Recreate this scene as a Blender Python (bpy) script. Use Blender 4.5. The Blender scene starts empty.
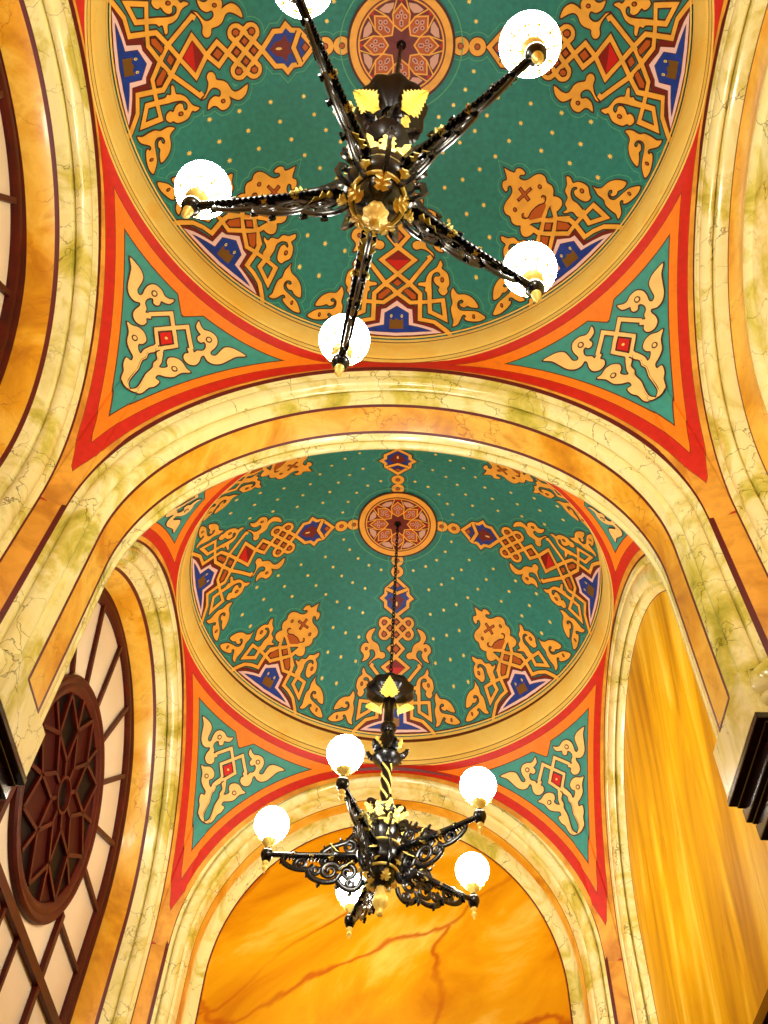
import bpy, math, random
import numpy as np
from math import sin, cos, tan, pi, sqrt, hypot, atan2, radians
from mathutils import Vector, Matrix
from mathutils.bvhtree import BVHTree
from mathutils.geometry import tessellate_polygon, delaunay_2d_cdt

random.seed(7)
SC = 1.6            # metres per layout unit (one unit = radius of the dome rings)
EYE = 1.5           # height of the photographer's phone
def W(p): return (p[0]*SC, p[1]*SC, p[2]*SC+EYE)
col = bpy.context.scene.collection

# ------------------------------------------------------------------ colours and materials
def lin(c):
    return c/12.92 if c <= .04045 else ((c+.055)/1.055)**2.4
def C8(r, g, b): return (lin(r/255), lin(g/255), lin(b/255), 1)

def newmat(name):
    m = bpy.data.materials.new(name); m.use_nodes = True
    return m, m.node_tree, m.node_tree.nodes['Principled BSDF']
def plain(name, c, rough=.5, metal=0, spec=.5, grain=0.0, gscale=60):
    m, t, b = newmat(name)
    b.inputs['Base Color'].default_value = c
    b.inputs['Roughness'].default_value = rough
    b.inputs['Metallic'].default_value = metal
    b.inputs['Specular IOR Level'].default_value = spec
    if grain:
        g = t.nodes.new('ShaderNodeNewGeometry')
        n = t.nodes.new('ShaderNodeTexNoise'); n.inputs['Scale'].default_value = gscale; n.inputs['Detail'].default_value = 4
        t.links.new(g.outputs['Position'], n.inputs['Vector'])
        r = t.nodes.new('ShaderNodeMapRange'); r.inputs[1].default_value = .3; r.inputs[2].default_value = .7
        r.inputs[3].default_value = 1-grain; r.inputs[4].default_value = 1+grain
        t.links.new(n.outputs['Fac'], r.inputs[0])
        x = t.nodes.new('ShaderNodeVectorMath'); x.operation = 'SCALE'; x.inputs[0].default_value = c[:3]
        t.links.new(r.outputs[0], x.inputs['Scale']); t.links.new(x.outputs[0], b.inputs['Base Color'])
    return m
def marble(name, stops, vein, vscale=3.0, stretch=(1, 1, 1), rough=.3, vw=.012, scale=2.2, vamt=.8, rot=(0, 0, 0), coat=.0, dist=1.2):
    """painted marble: broad cloudy tones under thin wandering veins"""
    m, t, b = newmat(name); L = t.links.new
    g = t.nodes.new('ShaderNodeNewGeometry')
    m0 = t.nodes.new('ShaderNodeMapping'); m0.inputs['Rotation'].default_value = rot
    L(g.outputs['Position'], m0.inputs['Vector'])
    mp = t.nodes.new('ShaderNodeMapping'); mp.inputs['Scale'].default_value = stretch
    L(m0.outputs[0], mp.inputs['Vector'])
    n1 = t.nodes.new('ShaderNodeTexNoise'); n1.inputs['Scale'].default_value = scale; n1.inputs['Detail'].default_value = 6
    n1.inputs['Roughness'].default_value = .6; n1.inputs['Distortion'].default_value = .7
    L(mp.outputs[0], n1.inputs['Vector'])
    cr = t.nodes.new('ShaderNodeValToRGB')
    el = cr.color_ramp.elements
    while len(el) > 1: el.remove(el[-1])
    el[0].position = stops[0][0]; el[0].color = stops[0][1]
    for p, c in stops[1:]:
        e = el.new(p); e.color = c
    L(n1.outputs['Fac'], cr.inputs[0])
    # veins
    n2 = t.nodes.new('ShaderNodeTexNoise'); n2.inputs['Scale'].default_value = vscale*1.3; n2.inputs['Detail'].default_value = 5
    L(mp.outputs[0], n2.inputs['Vector'])
    sc = t.nodes.new('ShaderNodeVectorMath'); sc.operation = 'SCALE'; sc.inputs['Scale'].default_value = dist/vscale
    L(n2.outputs['Color'], sc.inputs[0])
    ad = t.nodes.new('ShaderNodeVectorMath'); ad.operation = 'ADD'; L(mp.outputs[0], ad.inputs[0]); L(sc.outputs[0], ad.inputs[1])
    vo = t.nodes.new('ShaderNodeTexVoronoi'); vo.feature = 'DISTANCE_TO_EDGE'; vo.inputs['Scale'].default_value = vscale
    L(ad.outputs[0], vo.inputs['Vector'])
    mr = t.nodes.new('ShaderNodeMapRange'); mr.inputs[1].default_value = vw*.2; mr.inputs[2].default_value = vw
    mr.inputs[3].default_value = 1; mr.inputs[4].default_value = 0
    L(vo.outputs['Distance'], mr.inputs[0])
    n3 = t.nodes.new('ShaderNodeTexNoise'); n3.inputs['Scale'].default_value = vscale*.8
    L(g.outputs['Position'], n3.inputs['Vector'])
    m3 = t.nodes.new('ShaderNodeMapRange'); m3.inputs[1].default_value = .4; m3.inputs[2].default_value = .6; m3.inputs[4].default_value = vamt
    L(n3.outputs['Fac'], m3.inputs[0])
    mu = t.nodes.new('ShaderNodeMath'); mu.operation = 'MULTIPLY'; L(mr.outputs[0], mu.inputs[0]); L(m3.outputs[0], mu.inputs[1])
    mx = t.nodes.new('ShaderNodeMix'); mx.data_type = 'RGBA'
    L(mu.outputs[0], mx.inputs['Factor']); L(cr.outputs[0], mx.inputs['A']); mx.inputs['B'].default_value = vein
    L(mx.outputs['Result'], b.inputs['Base Color'])
    b.inputs['Roughness'].default_value = rough
    b.inputs['Coat Weight'].default_value = coat; b.inputs['Coat Roughness'].default_value = .12
    return m

TEAL = C8(40, 138, 133)
M = {}
M['teal'] = plain('teal_paint', TEAL, .6, grain=.16, gscale=30)
M['halo'] = plain('pale_green_paint', C8(92, 182, 142), .6)
M['dark'] = plain('dark_red_outline_paint', C8(78, 16, 8), .55)
M['orn'] = plain('ochre_ornament_paint', C8(255, 188, 72), .5, grain=.12, gscale=14)
M['rust'] = plain('rust_paint', C8(196, 92, 26), .5)
M['redgem'] = plain('red_paint', C8(214, 22, 20), .5)
M['redgem_deep'] = plain('deep_red_paint', C8(140, 10, 14), .5)
M['crimson'] = plain('crimson_paint', C8(120, 26, 22), .5)
M['blue'] = plain('blue_paint', C8(18, 60, 164), .5, grain=.25, gscale=20)
M['pink'] = plain('pink_paint', C8(255, 218, 214), .5)
M['castle'] = plain('brown_castle_paint', C8(138, 96, 34), .35, metal=.3)
M['star'] = plain('gold_star_leaf', C8(255, 232, 124), .35, metal=.1)
M['cream'] = plain('cream_ornament_paint', C8(252, 212, 130), .5, grain=.08, gscale=14)
M['lilac'] = plain('pale_filigree_paint', C8(226, 176, 160), .5)
M['gold_ring'] = marble('gold_painted_cornice', [(.3, C8(250, 200, 76)), (.55, C8(255, 224, 122)), (.75, C8(250, 194, 66))], C8(214, 140, 40), 5, (1, 1, 1), .45, .01, 1.6, .3)
M['thin'] = plain('brown_line_paint', C8(132, 70, 22), .5)
M['brown'] = plain('brown_shadow_line_paint', C8(122, 58, 18), .5)
M['wine'] = plain('wine_red_line_paint', C8(96, 10, 10), .45)
M['ivory'] = marble('ivory_painted_marble', [(.28, C8(168, 160, 40)), (.40, C8(220, 206, 96)), (.52, C8(254, 244, 180)), (.64, C8(248, 236, 160)), (.80, C8(206, 192, 72))], C8(96, 76, 16), 4.6, (1, 1, 1), .22, .016, 2.6, .7, coat=.5)
M['amber'] = marble('amber_painted_marble', [(.3, C8(196, 122, 12)), (.46, C8(232, 164, 30)), (.60, C8(250, 200, 78)), (.76, C8(208, 132, 16))], C8(168, 82, 18), 3.4, (1, 1, 1), .3, .012, 2.4, .6, coat=.3)
M['ochre'] = marble('ochre_marble_strip', [(.35, C8(206, 134, 34)), (.62, C8(244, 176, 62))], C8(190, 110, 30), 3, (1, 1, 1), .5, .006, 5, .2)
M['wall_amber'] = marble('amber_marbled_wall_paint', [(.25, C8(190, 98, 0)), (.40, C8(224, 150, 2)), (.53, C8(238, 172, 10)), (.66, C8(254, 216, 96)), (.78, C8(228, 146, 2))], C8(186, 78, 8), .9, (.45, 1, 1.15), .38, .022, 1.5, .8, dist=.8, rot=(0, .75, 0))
M['wall_streak'] = marble('amber_streaked_wall_paint', [(.28, C8(160, 100, 0)), (.44, C8(204, 146, 0)), (.56, C8(230, 174, 6)), (.72, C8(254, 218, 80)), (.85, C8(214, 138, 4))], C8(178, 84, 10), 1.4, (1, 2.8, .36), .4, .012, 1.5, .4, rot=(-.20, 0, 0))
for k_ in ('wall_amber', 'wall_streak'): M[k_].node_tree.nodes['Principled BSDF'].inputs['Specular IOR Level'].default_value = .18
M['wood'] = plain('dark_varnished_wood', C8(72, 14, 6), .42, spec=.22, grain=.3, gscale=9)
M['walnut'] = plain('near_black_varnished_wood', C8(30, 10, 7), .16, grain=.3, gscale=9)
M['glass'] = plain('cream_obscured_glass', C8(232, 214, 184), .3, grain=.06, gscale=3)
M['darkglass'] = plain('dark_rosette_glass', C8(12, 3, 3), .5, spec=.12)
M['brownglass'] = plain('brown_rosette_panel', C8(60, 12, 7), .5, spec=.12)
M['iron'] = plain('black_lacquered_iron', C8(7, 5, 7), .26, 0, .42)
M['gilt'] = plain('gilded_metal', C8(255, 228, 118), .42, .2)
M['floor'] = plain('dark_stone_floor', C8(150, 120, 80), .5, grain=.15, gscale=6)

def glow(name, c, s):
    m, t, b = newmat(name)
    b.inputs['Base Color'].default_value = (1, 1, 1, 1); b.inputs['Roughness'].default_value = .15
    b.inputs['Emission Color'].default_value = c; b.inputs['Emission Strength'].default_value = s
    return m
M['globe'] = glow('lit_opal_glass', (1.0, .96, .84, 1), 66)

# ------------------------------------------------------------------ mesh building
class MB:
    def __init__(s): s.v = []; s.f = []; s.m = []; s.sm = []; s.mats = []
    def mi(s, m):
        if m not in s.mats: s.mats.append(m)
        return s.mats.index(m)
    def add(s, vs, fs, m, smooth=True):
        k = len(s.v); s.v += [tuple(v) for v in vs]; i = s.mi(m)
        for f in fs: s.f.append(tuple(k+a for a in f)); s.m.append(i); s.sm.append(smooth)
    def grid(s, rows, m, closed_u=False, closed_v=False, smooth=True):
        """rows: list of lists of points; m: material or function(row, column)"""
        n = len(rows); q = len(rows[0]); k = len(s.v)
        for r in rows: s.v += [tuple(p) for p in r]
        for i in range(n if closed_u else n-1):
            for j in range(q if closed_v else q-1):
                a = k+i*q+j; b = k+i*q+(j+1) % q; c = k+((i+1) % n)*q+(j+1) % q; d = k+((i+1) % n)*q+j
                s.f.append((a, b, c, d)); s.m.append(s.mi(m(i, j) if callable(m) else m)); s.sm.append(smooth)
    def box(s, lo, hi, m):
        x0, y0, z0 = lo; x1, y1, z1 = hi
        s.add([(x0, y0, z0), (x1, y0, z0), (x1, y1, z0), (x0, y1, z0), (x0, y0, z1), (x1, y0, z1), (x1, y1, z1), (x0, y1, z1)],
              [(0, 3, 2, 1), (4, 5, 6, 7), (0, 1, 5, 4), (1, 2, 6, 5), (2, 3, 7, 6), (3, 0, 4, 7)], m, False)
    def lathe(s, prof, m, n=28, c=(0, 0, 0), smooth=True, squash=None):
        rows = []
        for k in range(n):
            a = 2*pi*k/n
            rows.append([(c[0]+r*cos(a)*(squash(a) if squash else 1), c[1]+r*sin(a)*(squash(a) if squash else 1), c[2]+z) for r, z in prof])
        s.grid(rows, m, closed_u=True, smooth=smooth)
    def ball(s, c, r, m, n=16, sx=1, sy=1, sz=1):
        prof = [(r*sin(pi*i/(n//2)), r*sz*cos(pi*i/(n//2))) for i in range(n//2+1)]
        rows = [[(c[0]+p*cos(2*pi*k/n)*sx, c[1]+p*sin(2*pi*k/n)*sy, c[2]+z) for p, z in prof] for k in range(n)]
        s.grid(rows, m, closed_u=True)
    def tube(s, pts, rad, m, n=8, flat=1.0, up=(0, 0, 1), cap=True, closed=False):
        """rad: number or list; flat: sideways/in-plane ratio of the section (sideways = tangent x up)"""
        P = [Vector(p) for p in pts]; N = len(P)
        if not hasattr(rad, '__len__'): rad = [rad]*N
        upv = Vector(up).normalized(); rows = []
        for i, p in enumerate(P):
            if closed: t = P[(i+1) % N]-P[i-1]
            else: t = P[min(i+1, N-1)]-P[max(i-1, 0)]
            if t.length < 1e-9: t = Vector((0, 0, 1))
            t.normalize()
            a = t.cross(upv)
            if a.length < .05: a = t.cross(Vector((1, 0, 0)) if abs(t.x) < .8 else Vector((0, 1, 0)))
            a.normalize(); b = a.cross(t).normalized()
            rows.append([p+a*(rad[i]*flat*cos(2*pi*k/n))+b*(rad[i]*sin(2*pi*k/n)) for k in range(n)])
        s.grid(rows, m, closed_u=closed, closed_v=True)
        if cap and not closed:
            k = len(s.v)
            s.add(rows[0], [tuple(range(n))], m); s.add(rows[-1], [tuple(range(n-1, -1, -1))], m)
    def build(s, name, parent=None, label=None, cat=None, group=None, kind=None, sharp=40, loc=None):
        me = bpy.data.meshes.new(name); me.from_pydata(s.v, [], s.f); me.update()
        for mm in s.mats: me.materials.append(M[mm])
        me.polygons.foreach_set('material_index', s.m); me.polygons.foreach_set('use_smooth', s.sm)
        if sharp: me.set_sharp_from_angle(angle=radians(sharp))
        o = bpy.data.objects.new(name, me); col.objects.link(o)
        if parent is not None: o.parent = parent
        if loc is not None: o.location = loc
        tag(o, label, cat, group, kind)
        return o
def tag(o, label=None, cat=None, group=None, kind=None):
    if label: o['label'] = label
    if cat: o['category'] = cat
    if group: o['group'] = group
    if kind: o['kind'] = kind
    return o
def empty(name, loc, rz=0):
    o = bpy.data.objects.new(name, None); col.objects.link(o); o.location = loc; o.rotation_euler.z = rz
    o.empty_display_size = .1
    return o
def copy_tree(o, parent=None):
    c = o.copy(); col.objects.link(c)
    if parent is not None: c.parent = parent
    for ch in list(kids.get(o.name, [])): copy_tree(ch, c)
    return c
kids = {}
def note(o):
    kids.setdefault(o.parent.name, []).append(o); return o

# ------------------------------------------------------------------ layout (units)
Y1 = .5641; Y2 = 2.8661; MID = 1.7151
AX, RX, ZX, EX = 1.0076, .9477, 2.2415, 1.0899       # outer line of the wall arches
BY, RY, ZY, EY = .9851, .9447, 2.2569, 1.0150        # outer line of the cross arches
H = 3.2963; PC = 2.337; PR2 = 1+(H-PC)**2
ZB = 4.0933; RS = 1.1128; ZC = ZB-RS                # sphere of the dome
R2 = .9900; ZR = ZC+sqrt(RS*RS-R2*R2)
ZLOW = -EYE/SC                                      # foot of the arch legs: the floor

# ------------------------------------------------------------------ painted ornament on a curved surface
class Paint:
    """lays flat painted shapes on a surface: to3(q, layer) maps a chart point to 3-D"""
    def __init__(s, mb, surf): s.mb = mb; s.surf = surf
    def P(s, q, layer):
        p, n = s.surf(q); e = layer*.0012
        return p+n*e, n
    @staticmethod
    def dens(pts, closed, step=.012):
        out = []; n = len(pts)
        for i in range(n if closed else n-1):
            a = pts[i]; b = pts[(i+1) % n]; L = hypot(b[0]-a[0], b[1]-a[1]); k = max(1, int(L/step+.5))
            for j in range(k): out.append((a[0]+(b[0]-a[0])*j/k, a[1]+(b[1]-a[1])*j/k))
        if not closed: out.append(pts[-1])
        return out
    def ribbon(s, pts, w, mat, layer, closed=False):
        q = s.dens(pts, closed); n = len(q)
        if n < 2: return
        PN = [s.P(a, layer) for a in q]; vs = []
        for i in range(n):
            p, nn = PN[i]
            pa = PN[i-1][0] if (i or closed) else None
            pb = PN[(i+1) % n][0] if (i < n-1 or closed) else None
            t1 = (p-pa).normalized() if pa is not None else None
            t2 = (pb-p).normalized() if pb is not None else None
            if t1 is None: t1 = t2
            if t2 is None: t2 = t1
            s1 = nn.cross(t1).normalized(); s2 = nn.cross(t2).normalized(); m = s1+s2
            if m.length < .3: m = s1
            m.normalize(); k = 1/max(.45, m.dot(s1))
            vs.append(p+m*(w/2*k)); vs.append(p-m*(w/2*k))
        fs = [(2*i, 2*i+1, 2*i+3, 2*i+2) for i in range(n-1)]
        if closed: fs.append((2*n-2, 2*n-1, 1, 0))
        s.mb.add([W(v) for v in vs], fs, mat, False)
    def fill(s, pts, mat, layer):
        q = s.dens(pts, True, .02); xs = [a for a, b in q]; ys = [b for a, b in q]
        st = .024
        if max(xs)-min(xs) < .05 and max(ys)-min(ys) < .05:
            tr = tessellate_polygon([[Vector((a, b, 0)) for a, b in q]])
        else:
            # follow the curvature: scatter inner points and triangulate
            n = len(q); inner = []
            for i in range(int((max(xs)-min(xs))/st)+1):
                for j in range(int((max(ys)-min(ys))/st)+1):
                    x = min(xs)+(i+.5)*st; y = min(ys)+(j+.5+.5*(i % 2))*st; ins = False
                    for k in range(n):
                        (x0, y0), (x1, y1) = q[k-1], q[k]
                        if (y0 > y) != (y1 > y) and x < (x1-x0)*(y-y0)/(y1-y0)+x0: ins = not ins
                    if ins and min((x-a)**2+(y-b)**2 for a, b in q) > (st*.4)**2: inner.append((x, y))
            vv, _, tr, ov, _, _ = delaunay_2d_cdt([Vector(a) for a in q+inner], [], [list(range(n))], 1, 1e-6)
            q = [(v.x, v.y) for v in vv]
        s.mb.add([W(s.P(a, layer)[0]) for a in q], [tuple(t) for t in tr], mat, False)
    def disc(s, c, r, mat, layer, n=14, ry=None):
        ry = ry or r
        s.mb.add([W(s.P((c[0]+r*cos(2*pi*k/n), c[1]+ry*sin(2*pi*k/n)), layer)[0]) for k in range(n)], [tuple(range(n))], mat, False)
def smooth(pts, closed=True, k=4, corners=()):
    n = len(pts); out = []
    for i in range(n if closed else n-1):
        if closed: p0, p1, p2, p3 = pts[i-1], pts[i], pts[(i+1) % n], pts[(i+2) % n]
        else: p0, p1, p2, p3 = pts[max(i-1, 0)], pts[i], pts[i+1], pts[min(i+2, n-1)]
        if i in corners: p0 = p1
        if (i+1) % n in corners: p3 = p2
        for j in range(k):
            t = j/k
            out.append(tuple(.5*((2*p1[d])+(-p0[d]+p2[d])*t+(2*p0[d]-5*p1[d]+4*p2[d]-p3[d])*t*t+(-p0[d]+3*p1[d]-3*p2[d]+p3[d])*t**3) for d in (0, 1)))
    if not closed: out.append(pts[-1])
    return out
BW, OW = .0172, .0282
def band(P, pts, closed=False, halo=True, w=BW, o=OW, om='orn'):
    if halo:
        P.ribbon(pts, o+.030, 'halo', 1, closed); P.ribbon(pts, o+.0245, 'teal', 2, closed)
    P.ribbon(pts, o, 'dark', 3, closed); P.ribbon(pts, w, om, 4, closed)
def leaf(P, pts, halo=True, om='orn', ow=.0115):
    if halo:
        P.ribbon(pts, ow+.030, 'halo', 1, True); P.ribbon(pts, ow+.0245, 'teal', 2, True)
    P.ribbon(pts, ow, 'dark', 3, True); P.fill(pts, om, 4)
def eye(P, c, r=.0085, inner='rust', ring='dark'):
    P.disc(c, r, ring, 5); P.disc(c, r*.55, inner, 6)
def cell(P, pts, m='rust'):
    P.ribbon(pts, .004, 'dark', 6, True); P.fill(pts, m, 5)

LEAF_A = [(.1486, .7499), (.1241, .7335), (.0966, .7261), (.0761, .7299), (.0613, .7233), (.0601, .711), (.0726, .7023), (.0874, .6993), (.0944, .6775), (.1064, .6628), (.128, .6513), (.137, .6375), (.1318, .619), (.1163, .5938), (.1484, .6016), (.1662, .6246), (.1592, .646), (.1502, .6598), (.171, .656), (.1897, .6677), (.1941, .6871), (.1787, .7038), (.1766, .7176), (.1849, .7331), (.1573, .7268), (.1435, .7087), (.1478, .6936), (.1378, .6874), (.1245, .6901), (.1139, .7047), (.1174, .7207), (.1446, .7396)]
LEAF_B = [(.1248, .8863), (.1222, .8622), (.113, .8551), (.1155, .8493), (.1127, .8437), (.0859, .8411), (.091, .8331), (.115, .8301), (.12, .8161), (.133, .7995), (.1621, .7817), (.175, .7605), (.1843, .7741), (.1808, .7845), (.2023, .7969), (.2105, .8139), (.2119, .8312), (.2031, .8434), (.2058, .8525), (.1928, .8637), (.1769, .8605), (.1688, .8498), (.1739, .8419), (.1578, .8334), (.1496, .8223), (.1547, .8121), (.168, .8105), (.1759, .8048), (.1677, .7974), (.1518, .7996), (.1413, .811), (.1391, .8326), (.1413, .8592), (.142, .885)]
LEAF_C = [(.2287, .8402), (.235, .8471), (.2498, .8559), (.2748, .8532), (.2996, .8574), (.3181, .8678), (.3282, .8817), (.3037, .8852), (.2852, .8834), (.2748, .8889), (.2604, .8879), (.2562, .8813), (.2666, .8787), (.2707, .8725), (.2624, .8691), (.2499, .8748), (.245, .8839), (.2479, .8935), (.2604, .899), (.2872, .897), (.3199, .8938), (.3401, .8974), (.3561, .904), (.3357, .9151), (.3074, .9208), (.2829, .9216), (.2747, .9174), (.2809, .9127), (.2748, .9081), (.2645, .9121), (.2562, .925), (.2459, .9367), (.2273, .9434), (.2314, .9305), (.2251, .9152), (.2208, .8963), (.227, .8815), (.2205, .8618), (.2224, .8483)]
LEAF_D = [(.1250, .8800), (.1114, .8758), (.1096, .8587), (.1012, .8512), (.0866, .8469), (.0781, .8392), (.0971, .8392), (.1028, .8235), (.1251, .8134), (.1318, .793), (.1522, .7813), (.1678, .7611), (.1764, .7719), (.1724, .7895), (.1887, .795), (.2011, .8077), (.2077, .8262), (.1973, .8436), (.1912, .8562), (.1726, .8569), (.16, .8447), (.1542, .8317), (.1522, .8208), (.1589, .8105), (.1737, .811), (.1739, .8043), (.1604, .7991), (.1415, .8092), (.1329, .8281), (.1399, .8466), (.142, .8742)]
CROWN = [(.0, .6010), (.0180, .6359), (.0351, .6322), (.049, .6429), (.0517, .6618), (.0432, .6638), (.0333, .6562), (.0217, .6614), (.0295, .6785), (.0484, .6871), (.0752, .6905), (.0959, .7003), (.1022, .7183), (.0950, .7355), (.1025, .7528), (.0966, .7694), (.0836, .7811), (.0932, .7901), (.0997, .8068), (.0893, .8197), (.0666, .8246), (.0484, .8201), (.0591, .8123), (.0609, .8036), (.0495, .7985), (.0348, .8037), (.0148, .8140)]
LF = [(.0483, -.1117), (.0576, -.1205), (.0515, -.1298), (.0536, -.1419), (.0628, -.1487), (.0765, -.15), (.0901, -.1406), (.0932, -.1242), (.0898, -.1076), (.0945, -.0993), (.1083, -.1066), (.1263, -.1049), (.1432, -.0903), (.1546, -.0662), (.1661, -.042), (.1850, -.0240), (.1619, -.024), (.1417, -.028), (.126, -.0394), (.1217, -.0591), (.1194, -.0768), (.1089, -.0839), (.1021, -.0766), (.1051, -.0582), (.1025, -.041), (.0904, -.0287), (.0705, -.0279), (.0552, -.0348), (.0422, -.0321), (.0301, -.025), (.0328, -.0416), (.0444, -.0492), (.0548, -.053), (.052, -.0634), (.0572, -.0717), (.0672, -.0722), (.0733, -.0641), (.0815, -.0681), (.0859, -.0796), (.0828, -.0904), (.0719, -.099), (.0687, -.1099), (.0586, -.1039)]
LH = [(-.0091, -.1853), (.0018, -.2026), (-.0004, -.2211), (.0045, -.2336), (-.0039, -.2488), (-.0071, -.2688), (-.0049, -.3001), (-.0061, -.3287), (-.0112, -.3470), (.0058, -.3434), (.0202, -.3255), (.0265, -.296), (.0369, -.2801), (.0405, -.2566), (.0263, -.2542), (.0282, -.239), (.0449, -.2297), (.0627, -.2147), (.0732, -.1884), (.0912, -.1699), (.0769, -.1672), (.0582, -.1573), (.0392, -.1591), (.0249, -.1721), (.0266, -.1877), (.0352, -.1973), (.0282, -.2102), (.0173, -.2169), (.0165, -.2058), (.0144, -.1959), (.0018, -.1720)]
LF = [(a+.0112, b+.0085) for a, b in LF]; LH = [(a+.0112+(.007 if 4 <= i <= 7 else 0), b+.0085) for i, (a, b) in enumerate(LH)]

def mir(pts): return [(-a, b) for a, b in pts]
def both(P, fn, pts, **k):
    fn(P, pts, **k); fn(P, mir(pts), **k)

def niche(P):
    red = [(0, .8775), (.0531, .9010), (.0815, .9030), (.0863, .9423), (.1495, .9467), (.2020, .9620), (.1292, .9775), (0, .9845)]
    pink = [(0, .8880), (.0437, .9093), (.063, .9112), (.068, .9475), (.1076, .9511), (.1497, .9564), (.1841, .9640), (.1291, .9715), (.0665, .9775), (0, .9805)]
    blue = [(0, .9045), (.0475, .9222), (.0487, .9536), (.0868, .957), (.1424, .9635), (.0662, .9695), (0, .9722)]
    for q, m, l in ((red, 'crimson', 3.6), (pink, 'pink', 5), (blue, 'blue', 6)):
        full = q+mir(q[1:-1])[::-1]
        if m == 'crimson': P.ribbon(full, .006, 'dark', 3.4, True)
        if m == 'blue': P.ribbon(full, .0045, 'wine', 5.5, True)
        if m == 'pink': P.ribbon(full, .0045, 'wine', 4.6, True)
        P.fill(full, m, l)
    P.fill([(-.028, .9385), (-.02, .9385), (-.02, .9415), (-.006, .9415), (-.006, .9375), (.006, .9375), (.006, .9415), (.02, .9415), (.02, .9385), (.028, .9385), (.0285, .9640), (-.0285, .9640)], 'castle', 7)
    for sx in (-1, 1): P.disc((sx*.0215, .931), .0046, 'star', 7); P.disc((sx*.0215, .931), .0018, 'castle', 8)
NB1 = [(.0946, .8655), (.0947, .9057), (.0952, .9360), (.1546, .9395), (.2080, .9590), (.226, .971)]
def ground(P, half):
    P.fill(half+mir(half)[::-1], 'teal', 2.5)
def long_motif(P):
    ground(P, [(.0, .975), (.19, .945), (.19, .87), (.135, .84), (.135, .765), (.12, .70), (.10, .66), (.07, .645), (.045, .62)])
    # lattice bands
    both(P, band, [(0, .8085), (.051, .8384)]+NB1)
    both(P, band, [(-.051, .8384), (.0, .8660), (.0555, .8925), (.098, .8895), (.1330, .8862), (.1879, .8780), (.1980, .9286), (.1358, .9139), (.1334, .8862), (.1325, .85)])
    both(P, band, [(0, .866), (.0500, .8373), (.1340, .7562), (.1260, .7470)])
    band(P, [(0, .8085), (.0690, .7640), (0, .7245), (-.0690, .7640)], closed=True)
    band(P, [(0, .7245), (.0400, .6871), (0, .6540), (-.0400, .6871)], closed=True)
    # knot: two diagonal sets of bands closed into four lobes
    ku, kw, hu, hw = 0, .5945, .0715, .0600
    def K(a, b): return (ku+b*hu*.98, kw-a*hw)       # a along the axis, b across
    def lobe(sx, sy):
        # band from (-sx*1,0) through (0,sy) round the lobe centred (.5sx, sy) and back through (.5sx,.5sy) to (-.5sx,-.5sy)
        pts = [(-sx, 0), (0, sy*1.0), (.10*sx, 1.12*sy)]
        cx, cy, r = .42*sx, .92*sy, .36
        for k in range(1, 8):
            a = radians(135-k*180/8); pts.append((cx+sx*r*cos(a)*1.05, cy+sy*r*sin(a)))
        pts += [(.62*sx, .62*sy), (-.5*sx, -.5*sy)]
        return [K(*q) for q in pts]
    for sx in (-1, 1):
        for sy in (-1, 1): band(P, lobe(sx, sy))
    for a, b in ((.5, 0), (-.5, 0), (0, .5), (0, -.5)):
        c = K(a, b); cell(P, [(c[0]-.0155, c[1]), (c[0], c[1]-.0135), (c[0]+.0155, c[1]), (c[0], c[1]+.0135)])
    for sx in (-1, 1):
        for sy in (-1, 1):
            c = K(.46*sx, .96*sy); P.disc(c, .0155, 'dark', 5, ry=.0145); P.disc(c, .0100, 'rust', 6)
    # cartouche
    ca = [(0, .5345), (.0610, .4890), (.0620, .4610), (.0833, .4440), (.0620, .4248), (.0597, .3957), (0, .3440)]
    ca = ca+mir(ca[1:-1])[::-1]
    band(P, ca, closed=True)
    P.fill([(a*.84, .4400+(b-.4400)*.86) for a, b in ca], 'blue', 3.5)
    fl = [(0, .5070), (.0241, .4850), (.030, .463), (.0480, .4470), (.0250, .4412), (.0150, .4260), (.0, .4380)]
    P.fill(fl+mir(fl[1:-1])[::-1], 'crimson', 5); P.disc((0, .474), .0048, 'cream', 6, ry=.012)
    v = [(.0560, .3960), (0, .4192), (-.0560, .3960)]
    P.ribbon(v, OW, 'dark', 4.5); P.ribbon(v, BW, 'orn', 5)
    cell(P, [(0, .3900), (.0180, .3760), (0, .3600), (-.0180, .3760)])
    for w in (.2990, .2340):
        ci = [(.0225*cos(2*pi*k/16), w+.0225*sin(2*pi*k/16)) for k in range(16)]
        band(P, ci, closed=True, w=.021, o=.030); P.disc((0, w), .0125, 'dark', 5); P.disc((0, w), .0090, 'rust', 6)
    # gems
    q = [(0, .7996), (.0510, .7655), (0, .7364), (-.0510, .7655)]
    P.ribbon(q, .005, 'wine', 6, True); c0 = (0, .7665)
    for i in range(4): P.fill([q[i], q[(i+1) % 4], c0], ('redgem', 'redgem_deep', 'redgem_deep', 'redgem')[i], 7 if i in (0, 3) else 7.2)
    cell(P, [(0, .7070), (.0215, .6885), (0, .6700), (-.0215, .6885)])
    cell(P, [(0, .8495), (.0215, .8370), (0, .8245), (-.0215, .8370)])
    hx = [(.0229, .8608), (.0407, .8510), (.0787, .8699), (.0792, .8835), (.0605, .8846)]
    cell(P, hx); cell(P, mir(hx))
    for L, kk in ((LEAF_A, (0, 31)), (LEAF_B, (0, 33)), (LEAF_C, ())):
        q = smooth(L, True, 3, kk); both(P, leaf, q)
    for c in ((.1639, .6819), (.1841, .8199)):
        for sg in (-1, 1): eye(P, (sg*c[0], c[1]))
    for sg in (-1, 1): P.disc((sg*.3108, .9085), .0062, 'dark', 5); P.disc((sg*.3108, .9085), .0030, 'rust', 6)
    niche(P)
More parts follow.
